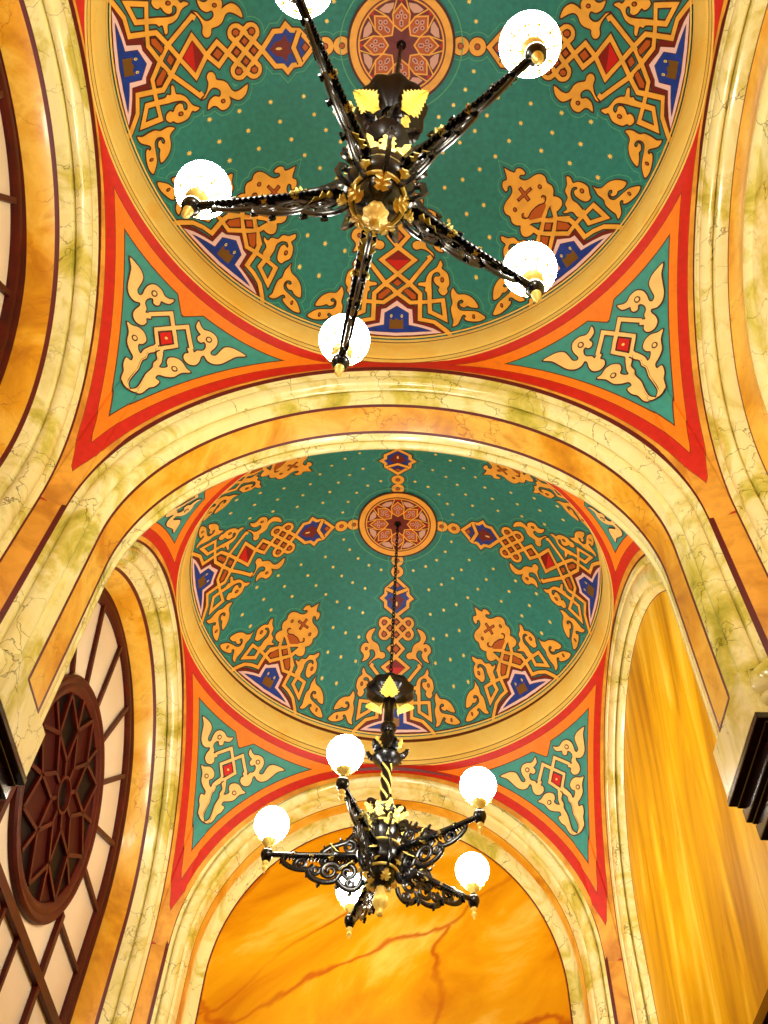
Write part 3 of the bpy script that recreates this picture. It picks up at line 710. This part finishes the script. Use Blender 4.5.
# ------------------------------------------------------------------ windows
def bar(mb, a, b_, w, m, x0, x1, yc):
    """a straight glazing bar in the window plane, from a to b (y, z)"""
    d = Vector((b_[0]-a[0], b_[1]-a[1])); n = Vector((-d.y, d.x)).normalized()*(w/2)
    q = [(a[0]+n.x, a[1]+n.y), (b_[0]+n.x, b_[1]+n.y), (b_[0]-n.x, b_[1]-n.y), (a[0]-n.x, a[1]-n.y)]
    mb.add([W((x0, yc+p, z)) for p, z in q]+[W((x1, yc+p, z)) for p, z in q], [(0, 1, 2, 3), (7, 6, 5, 4), (0, 4, 5, 1), (1, 5, 6, 2), (2, 6, 7, 3), (3, 7, 4, 0)], m, False)
def make_window(yc, name, label):
    root = empty(name, W((-1.215, yc, 1.3))); tag(root, label, 'window', None, 'structure')
    ps = []
    zc = 2.26; zb = 1.30
    # outer frame, moulded
    mb = MB(); prof = [(1.245, .812, 'wood'), (1.202, .803, 'wood'), (1.196, .792, 'wood'), (1.200, .780, 'wood'), (1.206, .770, 'wood'), (1.204, .760, 'wood'), (1.206, .745, 'wood'), (1.214, .732, 'wood'), (1.235, .730, 'wood')]
    sweep(mb, prof, lambda d, h, z: W((-d, yc+h, z)), ZX, 1.13, zb)
    mb.box(W((-1.25, yc-.81, zb-.05)), W((-1.20, yc+.81, zb+.03)), 'wood')
    ps.append(mb.build('window_frame', root, sharp=35))
    # rosette rim
    mb = MB(); N = 72; prof = [(-1.245, .452), (-1.208, .448), (-1.200, .438), (-1.202, .426), (-1.208, .416), (-1.204, .404), (-1.207, .390), (-1.216, .376), (-1.240, .372)]
    rows = [[W((x, yc+r*cos(2*pi*k/N), zc+r*sin(2*pi*k/N))) for x, r in prof] for k in range(N)]
    mb.grid(rows, 'wood', closed_u=True); ps.append(mb.build('rosette_rim', root, sharp=35))
    # tracery
    mb = MB()
    def pl(r, a): return (r*cos(radians(a)), zc+r*sin(radians(a)))
    for k in range(8):
        a = 45*k
        for s in (-1, 1):
            bar(mb, pl(.375, a), pl(.25, a+22.5*s), .0155, 'wood', -1.222, -1.207, yc)
            bar(mb, pl(.25, a+22.5*s), pl(.125, a), .0155, 'wood', -1.222, -1.207, yc)
        bar(mb, pl(.125, a), pl(.06, a), .016, 'wood', -1.222, -1.209, yc)
        bar(mb, pl(.25, a+22.5), pl(.375, a+22.5), .016, 'wood', -1.222, -1.209, yc)
    rows = [[W((x, yc+r*cos(2*pi*k/32), zc+r*sin(2*pi*k/32))) for x, r in ((-1.222, .074), (-1.206, .070), (-1.205, .060), (-1.222, .056))] for k in range(32)]
    mb.grid(rows, 'wood', closed_u=True); ps.append(mb.build('rosette_tracery', root, sharp=35))
    mb = MB()
    for k in range(8):
        a = 45*k
        kite = [pl(.125, a), pl(.25, a+22.5), pl(.375, a), pl(.25, a-22.5)]
        mb.add([W((-1.222, yc+p, z)) for p, z in kite], [(0, 1, 2, 3)], 'brownglass' if k % 2 == 0 or k == 5 else 'darkglass', False)
        for tri, mm in (([pl(.375, a), pl(.25, a+22.5), pl(.375, a+22.5)], 'darkglass'), ([pl(.375, a+22.5), pl(.25, a+22.5), pl(.375, a+45)], 'darkglass' if k % 3 else 'brownglass')):
            mb.add([W((-1.222, yc+p, z)) for p, z in tri], [(0, 1, 2)], mm, False)
        mb.add([W((-1.222, yc+p, z)) for p, z in [pl(.06, a), pl(.125, a), pl(.25, a+22.5), pl(.125, a+45), pl(.06, a+45)]], [(0, 1, 2, 3, 4)], 'brownglass', False)
    mb.add([W((-1.2225, yc+.065*cos(2*pi*k/24), zc+.065*sin(2*pi*k/24))) for k in range(24)], [tuple(range(24))], 'darkglass', False)
    mb.add([W((-1.2235, yc+.40*cos(2*pi*k/48), zc+.40*sin(2*pi*k/48))) for k in range(48)], [tuple(range(48))], 'darkglass', False)
    ps.append(mb.build('rosette_pane', root, label='dark red-brown glass of the round rosette'))
    # radial and square glazing bars
    mb = MB()
    def edge_r(a):
        # frame inner radius in direction a from the rosette centre
        for i in range(400):
            r = .45+i*.002; y_, z_ = r*cos(a), zc+r*sin(a)
            if z_ < ZX:
                if abs(y_) > .74: return r
            elif (y_/.74)**2+((z_-ZX)/(.74*1.13))**2 > 1: return r
        return 1
    for k in range(9):
        a = radians(22.5*k); bar(mb, pl(.45, 22.5*k), pl(edge_r(a)+.01, 22.5*k), .020, 'wood', -1.224, -1.209, yc)
    for sg in (-1, 1):
        bar(mb, (sg*.39, 2.02), (sg*.39, zb), .030, 'wood', -1.224, -1.205, yc)
        bar(mb, (sg*.093, 1.75), (sg*.093, zb), .018, 'wood', -1.224, -1.209, yc)
        bar(mb, (sg*.39, 1.992), (sg*.76, 1.992), .018, 'wood', -1.224, -1.209, yc)
        bar(mb, (sg*.39, 1.53), (sg*.76, 1.53), .018, 'wood', -1.224, -1.209, yc)
    bar(mb, (-.76, 1.757), (.76, 1.757), .042, 'wood', -1.224, -1.203, yc)
    ps.append(mb.build('glazing_bars', root, sharp=35))
    mb = MB(); q = ell(.76, ZX, 1.13, zb, 40)
    mb.add([W((-1.226, yc+h, z)) for h, z in q], [tuple(range(len(q)))], 'glass', False)
    mb.add([W((-1.230, yc+h, z)) for h, z in q], [tuple(range(len(q)))[::-1]], 'glass', False)
    ps.append(mb.build('pane', root))
    inv = Matrix.Translation(root.location).inverted()
    for o in ps: o.matrix_parent_inverse = inv
make_window(Y1, 'window_1', 'arched window cut by the left edge at the top')
make_window(Y2, 'window_2', 'arched window at lower left with a dark round rosette')

# ------------------------------------------------------------------ chandeliers
U_ = SC
def cz(z): return (z-ZB)*U_
def spiral(c, r0, a0, turns, sense=1, n=26, r1=.18):
    """in-plane spiral from radius r0 winding to r1*r0; returns (r, z) list in units"""
    out = []
    for i in range(n+1):
        t = i/n; r = r0*(1-t*(1-r1)); a = a0+sense*2*pi*turns*t
        out.append((c[0]+r*cos(a), c[1]+r*sin(a)))
    return out
def acanthus(mb, base, out, up, length, width, m='gilt', curl=.5, n=8, thick=.004, fine=.28, tri=False):
    """small serrated leaf: base point, outward direction, up direction (metres)"""
    out = Vector(out).normalized(); up = Vector(up).normalized(); side = out.cross(up).normalized(); base = Vector(base)
    f_, b_ = [], []
    for i in range(n+1):
        t = i/n; wd = width*(sin(pi*min(1, t*.85+.12))**.8)*(1+fine*(1 if i % 2 else -1))*(1-t*.35)
        if tri: wd = width*(.25+.75*min(1, t*4))*(1-t)**.75*(1+fine*(1 if i % 2 else -1))
        if i == n: wd = width*.05
        a = curl*t*2.2; p = base+out*(length*(sin(a)/2.2/curl if curl else t))+up*(length*((1-cos(a))/2.2/curl if curl else 0))
        nn = (up*cos(a)-out*sin(a))
        row = [p+side*(wd*s)+nn*(-abs(s)*width*.35+(.18*width if s == 0 else 0)) for s in (-1, -.5, 0, .5, 1)]
        f_.append(row); b_.append([q-nn*thick for q in row])
    mb.grid(f_, m, smooth=False); mb.grid([r[::-1] for r in b_], m, smooth=False)
    mb.grid([[r[0], s[0]] for r, s in zip(f_, b_)], m); mb.grid([[r[-1], s[-1]] for r, s in zip(f_, b_)], m)

ZK, ZG, AR_ = 2.034, 2.161, .409
def make_chandelier():
    root = empty('chandelier', (0, 0, 0))
    def put(mb, name, parent=None, label=None, **k):
        o = mb.build(name, parent or root, label=label, **k); note(o); return o
    # chain
    mb = MB(); top = cz(4.078); bot = cz(2.885); n = 46; st = (top-bot)/n
    for i in range(n):
        zc = bot+st*(i+.5); L_ = st*.74; w_ = .0115; pts = []
        for k in range(16):
            a = 2*pi*k/16; px, pz = w_*cos(a), L_*sin(a)
            pts.append((px, 0, zc+pz) if i % 2 else (0, px, zc+pz))
        mb.tube(pts, .0042, 'iron', 6, closed=True, up=(0, 1, 0) if i % 2 else (1, 0, 0))
    put(mb, 'chain')
    mb = MB(); mb.lathe([(0, .012), (.030, .012), (.045, .004), (.040, -.006), (.020, -.020), (.012, -.034), (0, -.036)], 'iron', 24, (0, 0, cz(4.086)))
    put(mb, 'ceiling_rose')
    # crown dish with gilded leaves
    mb = MB(); u = U_
    prof = [(0, 2.900), (.016, 2.899), (.040, 2.893), (.070, 2.880), (.092, 2.862), (.101, 2.845), (.099, 2.833), (.085, 2.822), (.060, 2.807), (.040, 2.797), (.026, 2.791), (.018, 2.800)]
    mb.lathe([(r*u, cz(z)) for r, z in prof], 'iron', 40, squash=lambda a: 1+.05*cos(10*a))
    dish = put(mb, 'crown_dish', sharp=50)
    mb = MB()
    for k in range(3):
        a = 2*pi/3*k+radians(90-31.2); o = Vector((cos(a), sin(a), 0)); mb = MB()
        acanthus(mb, tuple(o*(.036*u)+Vector((0, 0, cz(2.7830)))), tuple(o+Vector((0, 0, .50))), tuple(Vector((0, 0, 1))-o*.50), .086*u, .048*u, curl=.05, n=18, fine=.12, tri=True)
        put(mb, 'gilded_leaf', dish, 'gilded acanthus leaf on the black dish', sharp=0)
    mb = MB(); mb.tube([(.029*u*cos(2*pi*k/24), .029*u*sin(2*pi*k/24), cz(2.802)) for k in range(24)], .006*u, 'gilt', 8, closed=True)
    put(mb, 'collar_ring', dish, 'gilded ring under the dish')
    # stem: plain tube, turned collar, petal cup, twisted column
    mb = MB()
    prof = [(.021, 2.815), (.0205, 2.700), (.021, 2.660), (.028, 2.655), (.033, 2.642), (.033, 2.632), (.027, 2.622), (.020, 2.616), (.026, 2.600), (.034, 2.575), (.038, 2.545), (.034, 2.520), (.040, 2.505), (.052, 2.492), (.058, 2.478), (.050, 2.466), (.034, 2.458), (.024, 2.448)]
    mb.lathe([(r*u, cz(z)) for r, z in prof], 'iron', 28); stem = put(mb, 'stem')
    mb = MB()
    for k in range(6):
        a = 2*pi*k/6+.3; o = Vector((cos(a), sin(a), 0))
        acanthus(mb, tuple(o*(.034*u)+Vector((0, 0, cz(2.490)))), tuple(o), (0, 0, 1), .058*u, .022*u, 'iron', curl=.6, n=10, thick=.006, fine=.1)
    cup = put(mb, 'petal_cup', stem, sharp=0)
    for k in range(4):
        a = 2*pi*k/4+.3; o = Vector((cos(a), sin(a), 0)); mb = MB()
        acanthus(mb, tuple(o*(.037*u)+Vector((0, 0, cz(2.515)))), tuple(o), (0, 0, 1), .046*u, .015*u, 'gilt', curl=.75, n=7)
        put(mb, 'gilded_petal', stem, 'gilded petal', sharp=0)
    mb = MB(); rows = []; n = 60
    for i in range(n+1):
        z = 2.450-(2.450-2.255)*i/n; rows.append([((.0175+.0035*cos(3*(2*pi*k/24)-i*.33))*u*cos(2*pi*k/24), (.0175+.0035*cos(3*(2*pi*k/24)-i*.33))*u*sin(2*pi*k/24), cz(z)) for k in range(24)])
    mb.grid(rows, 'iron', closed_v=True)
    for s in range(3):
        pts = []
        for i in range(n+1):
            z = 2.450-(2.450-2.255)*i/n; a = (i*.33+pi+2*pi*s)/3; pts.append((.0178*u*cos(a), .0178*u*sin(a), cz(z)))
        mb.tube(pts, .0042*u, 'gilt', 6)
    put(mb, 'twisted_column', None, 'twisted black column with gilded spiral')
    # body: vase-shaped core
    mb = MB()
    prof = [(.020, 2.262), (.034, 2.252), (.038, 2.240), (.030, 2.226), (.036, 2.205), (.052, 2.180), (.064, 2.150), (.066, 2.120), (.056, 2.095), (.050, 2.080), (.062, 2.068), (.074, 2.050), (.078, 2.020), (.074, 1.996), (.066, 1.985), (.054, 1.975), (.048, 1.955), (.040, 1.935), (.026, 1.925), (.020, 1.915), (.0, 1.912)]
    mb.lathe([(r*u, cz(z)) for r, z in prof], 'iron', 36); body = put(mb, 'body')
    for z, r, w_ in ((2.240, .039, .0045), (2.150, .066, .004), (2.068, .066, .004), (1.972, .057, .005)):
        mb = MB(); mb.tube([(r*u*cos(2*pi*k/32), r*u*sin(2*pi*k/32), cz(z)) for k in range(32)], w_*u, 'gilt', 6, closed=True)
        put(mb, 'gilded_ring', body, 'gilded ring round the black body')
    for k in range(5):
        a = 2*pi*(k+.5)/5; o = Vector((cos(a), sin(a), 0)); b0 = 2*pi*k/5; o2 = Vector((cos(b0), sin(b0), 0))
        for oo, r_, z_, d1, d2, L_, w_, cu in ((o, .055, 2.085, (0, 0, 1), o, .085, .022, .5), (o, .034, 1.930, o, (0, 0, 1), .036, .018, .7), (o2, .050, 2.150, (0, 0, 1), o2, .075, .020, .5), (o2, .060, 1.985, o2, (0, 0, -1), .024, .016, .5)):
            mb = MB(); acanthus(mb, tuple(oo*(r_*u)+Vector((0, 0, cz(z_)))), tuple(d1), tuple(d2), L_*u, w_*u, curl=cu)
            put(mb, 'gilded_leaf', body, 'gilded leaf', sharp=0)
    mb = MB(); prof = [(.014, 1.920), (.018, 1.905), (.014, 1.893), (.022, 1.882), (.026, 1.866), (.023, 1.850), (.014, 1.838), (.009, 1.828), (.012, 1.820), (.010, 1.812), (0, 1.806)]
    mb.lathe([(r*u, cz(z)) for r, z in prof], 'gilt', 48, squash=lambda a: 1+.08*cos(8*a)); put(mb, 'bottom_finial', None, 'gilded bud finial at the bottom', sharp=0)
    # upright scrolls around the neck, between the arms
    for k in range(5):
        a = 2*pi*(k+.5)/5; mb = MB()
        def W2(q, off=0.): return (q[0]*u*cos(a)-off*sin(a), q[0]*u*sin(a)+off*cos(a), cz(q[1]))
        def sc(pts, r=.0055, r2=None):
            m_ = len(pts); rr = [(r+(r2-r)*i/(m_-1) if r2 else r)*u for i in range(m_)]
            mb.tube([W2(q) for q in pts], rr, 'iron', 7, flat=1.7, up=(-sin(a), cos(a), 0))
        sc(spiral((.056, 2.235), .026, radians(200), 1.4, -1), .0055, .003)
        sc([(.032, 2.225), (.038, 2.195), (.056, 2.172), (.078, 2.165), (.090, 2.145)], .006)
        sc(spiral((.074, 2.138), .022, radians(10), 1.4, -1), .0055, .003)
        sc(spiral((.080, 2.062), .026, radians(120), 1.35, 1), .0055, .003)
        sc([(.060, 1.960), (.074, 1.958), (.088, 1.972), (.098, 2.000), (.094, 2.040)], .0055)
        o = Vector((cos(a), sin(a), 0))
        acanthus(mb, tuple(o*(.080*u)+Vector((0, 0, cz(2.160)))), tuple(o+Vector((0, 0, .8))), (0, 0, 1), .030*u, .013*u, 'iron', curl=.5)
        s_ = put(mb, 'neck_scroll')
        mb = MB(); acanthus(mb, tuple(o*(.066*u)+Vector((0, 0, cz(2.190)))), (0, 0, 1), tuple(o), .042*u, .017*u, curl=.6)
        put(mb, 'gilded_leaf', s_, 'gilded leaf', sharp=0)
    # arms
    for k in range(5):
        a = 2*pi*k/5; ca, sa = cos(a), sin(a); o = Vector((ca, sa, 0))
        def W3(q, off=0.): return (q[0]*u*ca-off*u*sa, q[0]*u*sa+off*u*ca, cz(q[1]))
        mb = MB()
        pts = [(.055, ZK+.004), (.08, ZK+.004), (.150, ZK+.003), (.155, ZK+.003), (.165, ZK+.003), (.170, ZK+.003), (.30, ZK), (.305, ZK), (.315, ZK), (.32, ZK), (.392, ZK)]
        mb.tube([W3(q) for q in pts], [.012*u, .012*u, .0115*u, .015*u, .015*u, .0105*u, .0100*u, .0130*u, .0130*u, .0095*u, .0095*u], 'iron', 14)
        arm = put(mb, 'arm')
        mb = MB()
        mb.ball(W3((AR_, ZK)), .0225*u, 'iron', 18, sz=1.15)
        mb.lathe([(.0, .016), (.014, .014), (.018, .026), (.011, .034), (.015, .042), (.0, .044)], 'iron', 16, W3((AR_, ZK)))
        mb.lathe([(.020, -.030), (.026, -.036), (.018, -.046), (.0, -.048)], 'iron', 16, W3((AR_, ZK)))
        put(mb, 'arm_knob', arm)
        mb = MB(); mb.lathe([(r*u, z*u) for r, z in ((0, -.026), (.008, -.028), (.012, -.034), (.010, -.040), (.005, -.045), (.009, -.051), (.010, -.056), (.006, -.063), (.0025, -.068), (.004, -.072), (0, -.077))], 'gilt', 14, W3((AR_, ZK)))
        put(mb, 'drop_finial', arm, 'small gilded drop under the lamp')
        # scrolled ironwork under and over the arm
        mb = MB()
        def sc(pts, r=.0052, r2=None):
            m_ = len(pts); rr = [(r+(r2-r)*i/(m_-1) if r2 else r)*u for i in range(m_)]
            mb.tube([W3(q) for q in pts], rr, 'iron', 7, flat=2.1, up=(-sa, ca, 0))
        B = ZK
        sc(smooth([(.352, B-.012), (.346, B-.030), (.325, B-.046), (.295, B-.056), (.262, B-.056), (.240, B-.046)], False, 4), .0050)
        sc(spiral((.285, B-.033), .0235, radians(-60), 1.5, 1), .0050, .0028)
        sc(spiral((.231, B-.058), .0210, radians(70), 1.4, -1), .0048, .0028)
        sc(smooth([(.260, B-.056), (.248, B-.082), (.222, B-.098), (.190, B-.104), (.160, B-.096), (.146, B-.072)], False, 4), .0052)
        sc(spiral((.182, B-.060), .0360, radians(175), 1.6, -1, 34), .0054, .0028)
        sc(spiral((.118, B-.064), .0330, radians(20), 1.5, 1, 32), .0054, .0028)
        sc(smooth([(.150, B-.100), (.125, B-.125), (.095, B-.130), (.075, B-.115), (.066, B-.090)], False, 4), .0052)
        sc(spiral((.104, B-.108), .0170, radians(90), 1.3, -1), .0045, .0026)
        sc(spiral((.206, B-.022), .0140, radians(200), 1.2, 1), .0042, .0026)
        # over the arm, next to the body
        sc(smooth([(.215, B+.010), (.190, B+.034), (.160, B+.046), (.128, B+.060), (.110, B+.084), (.085, B+.100)], False, 4), .0052)
        sc(spiral((.118, B+.040), .0280, radians(60), 1.5, 1), .0052, .0028)
        sc(spiral((.170, B+.026), .0160, radians(80), 1.3, -1), .0046, .0028)
        sc(spiral((.086, B+.092), .0240, radians(150), 1.4, -1), .0050, .0028)
        # dark leaves that thicken the ironwork
        for (r_, z_, ox, oz, L_, w_) in ((.352, -.014, .5, -1, .024, .009), (.255, -.060, .4, -1, .030, .012), (.215, -.100, .3, -1, .026, .012), (.150, -.104, .2, -1, .030, .014), (.105, -.132, .1, -1, .024, .012), (.285, -.030, 1, .1, .020, .011), (.182, -.060, 1, .3, .024, .014), (.118, -.064, 1, .2, .022, .014), (.200, .030, .8, 1, .024, .010), (.145, .060, .5, 1, .026, .012)):
            d_ = Vector((ox*ca, ox*sa, oz))
            acanthus(mb, W3((r_, B+z_), -.003), tuple(d_), (-sa, ca, 0), L_*.8*u, w_*.6*u, 'iron', curl=.10, n=6, thick=.010)
        # braided leaf sheath along the inner half of the bar
        for i in range(22):
            rr_ = .080+i*.0125
            for so in (-1, 1):
                d_ = Vector((ca, sa, 0))+Vector((-sa, ca, 0))*(.9*so)+Vector((0, 0, -.25))
                acanthus(mb, W3((rr_, B-.006)), tuple(d_), (0, 0, -1), (.026-.0005*i)*u, (.010-.00018*i)*u, 'iron', curl=.5, n=5, thick=.005, fine=.12)
        put(mb, 'scroll_bracket', arm, sharp=50)
        sd = Vector((-sa, ca, 0))
        lv = [((.150, B+.014), o+Vector((0, 0, .5)), (0, 0, 1), .046, .018), ((.105, B-.018), o*.6+Vector((0, 0, -1)), o, .050, .019)]
        for so in (-1, 1):
            lv += [((.175, B-.012), sd*so+o*.5, (0, 0, -1), .024, .010), ((.245, B-.008), sd*so+o*.5, (0, 0, 1), .018, .008)]
        for q_, d_, up_, L_, w_ in lv:
            mb = MB(); acanthus(mb, W3(q_), tuple(d_), tuple(up_), L_*u, w_*u, curl=.5, n=7)
            put(mb, 'gilded_leaf', arm, 'gilded leaf on the arm', sharp=0)
        mb = MB(); mb.ball(W3((.310, B)), .0135*u, 'gilt', 12, sz=.8); put(mb, 'gilded_bead', arm, 'gilded bead on the arm')
        # globe and its filigree cup
        mb = MB(); mb.ball(W3((AR_, ZG)), .0635*u, 'globe', 40)
        gl = put(mb, 'glass_globe', None, 'lit white glass globe')
        mb = MB(); c = W3((AR_, ZK+.040))
        mb.lathe([(r*u, z*u) for r, z in ((.006, -.012), (.010, -.004), (.018, .000), (.023, .008), (.026, .016), (.024, .018), (.016, .010), (.008, .006))], 'gilt', 24, c)
        for q in range(10):
            b_ = 2*pi*q/10; oo = Vector((cos(b_), sin(b_), 0))
            pts = [(c[0]+oo.x*r*u, c[1]+oo.y*r*u, c[2]+z*u) for r, z in ((.022, .010), (.030, .018), (.038, .030), (.046, .040), (.052, .044))]
            mb.tube(pts, [.003*u, .0026*u, .0024*u, .0022*u, .0032*u], 'gilt', 6)
        mb.tube([(c[0]+.0445*u*cos(2*pi*q/32), c[1]+.0445*u*sin(2*pi*q/32), c[2]+.036*u) for q in range(32)], .0022*u, 'gilt', 6, closed=True)
        put(mb, 'globe_cup', gl, 'gilded filigree cup', sharp=50)
    return root
ch = make_chandelier()
ch.location = W((0, Y1, ZB)); ch.rotation_euler.z = radians(31.2)
tag(ch, 'black and gilt five-globe chandelier under the nearer dome, seen from directly below', 'chandelier', 'five-arm chandeliers hanging from the domes')
c2 = copy_tree(ch)
c2.location = W((0, Y2, ZB)); c2.rotation_euler.z = radians(35.5)
for o_ in c2.children:
    if o_.name.startswith('crown_dish'): o_.rotation_euler.z = radians(55.7)   # this dish hangs turned on its chain
tag(c2, 'black and gilt five-globe chandelier hanging on its long chain before the amber far wall', 'chandelier', 'five-arm chandeliers hanging from the domes')

# ------------------------------------------------------------------ world, camera, view
w = bpy.data.worlds.new('world'); bpy.context.scene.world = w; w.use_nodes = True
w.node_tree.nodes['Background'].inputs[0].default_value = (.9, .75, .55, 1); w.node_tree.nodes['Background'].inputs[1].default_value = .2

cam = bpy.data.cameras.new('camera'); co = bpy.data.objects.new('camera', cam); col.objects.link(co)
cam.sensor_fit = 'HORIZONTAL'; cam.sensor_width = 36; cam.lens = 936.45*36/768; cam.clip_start = .05; cam.clip_end = 100
Rv = Vector((.99925347, .00220875, .03856976)); Uv = Vector((-.01994804, -.82547911, .56408006)); Fv = Vector((-.03308444, .56442835, .8248188))
mt = Matrix((( Rv.x, Uv.x, -Fv.x, 0), (Rv.y, Uv.y, -Fv.y, 0), (Rv.z, Uv.z, -Fv.z, 0), (0, 0, 0, 1)))
co.matrix_world = Matrix.Translation(W((.09066, 0, 0))) @ mt
bpy.context.scene.camera = co
s = bpy.context.scene
s.view_settings.view_transform = 'Standard'; s.view_settings.look = 'None'; s.view_settings.exposure = 0; s.view_settings.gamma = 1
s.view_settings.use_curve_mapping = False
try:
    s.cycles.use_denoising = True; s.cycles.denoiser = 'OPENIMAGEDENOISE'; s.cycles.max_bounces = 8; s.cycles.diffuse_bounces = 5; s.cycles.sample_clamp_indirect = 8
except Exception as ex: print(ex)
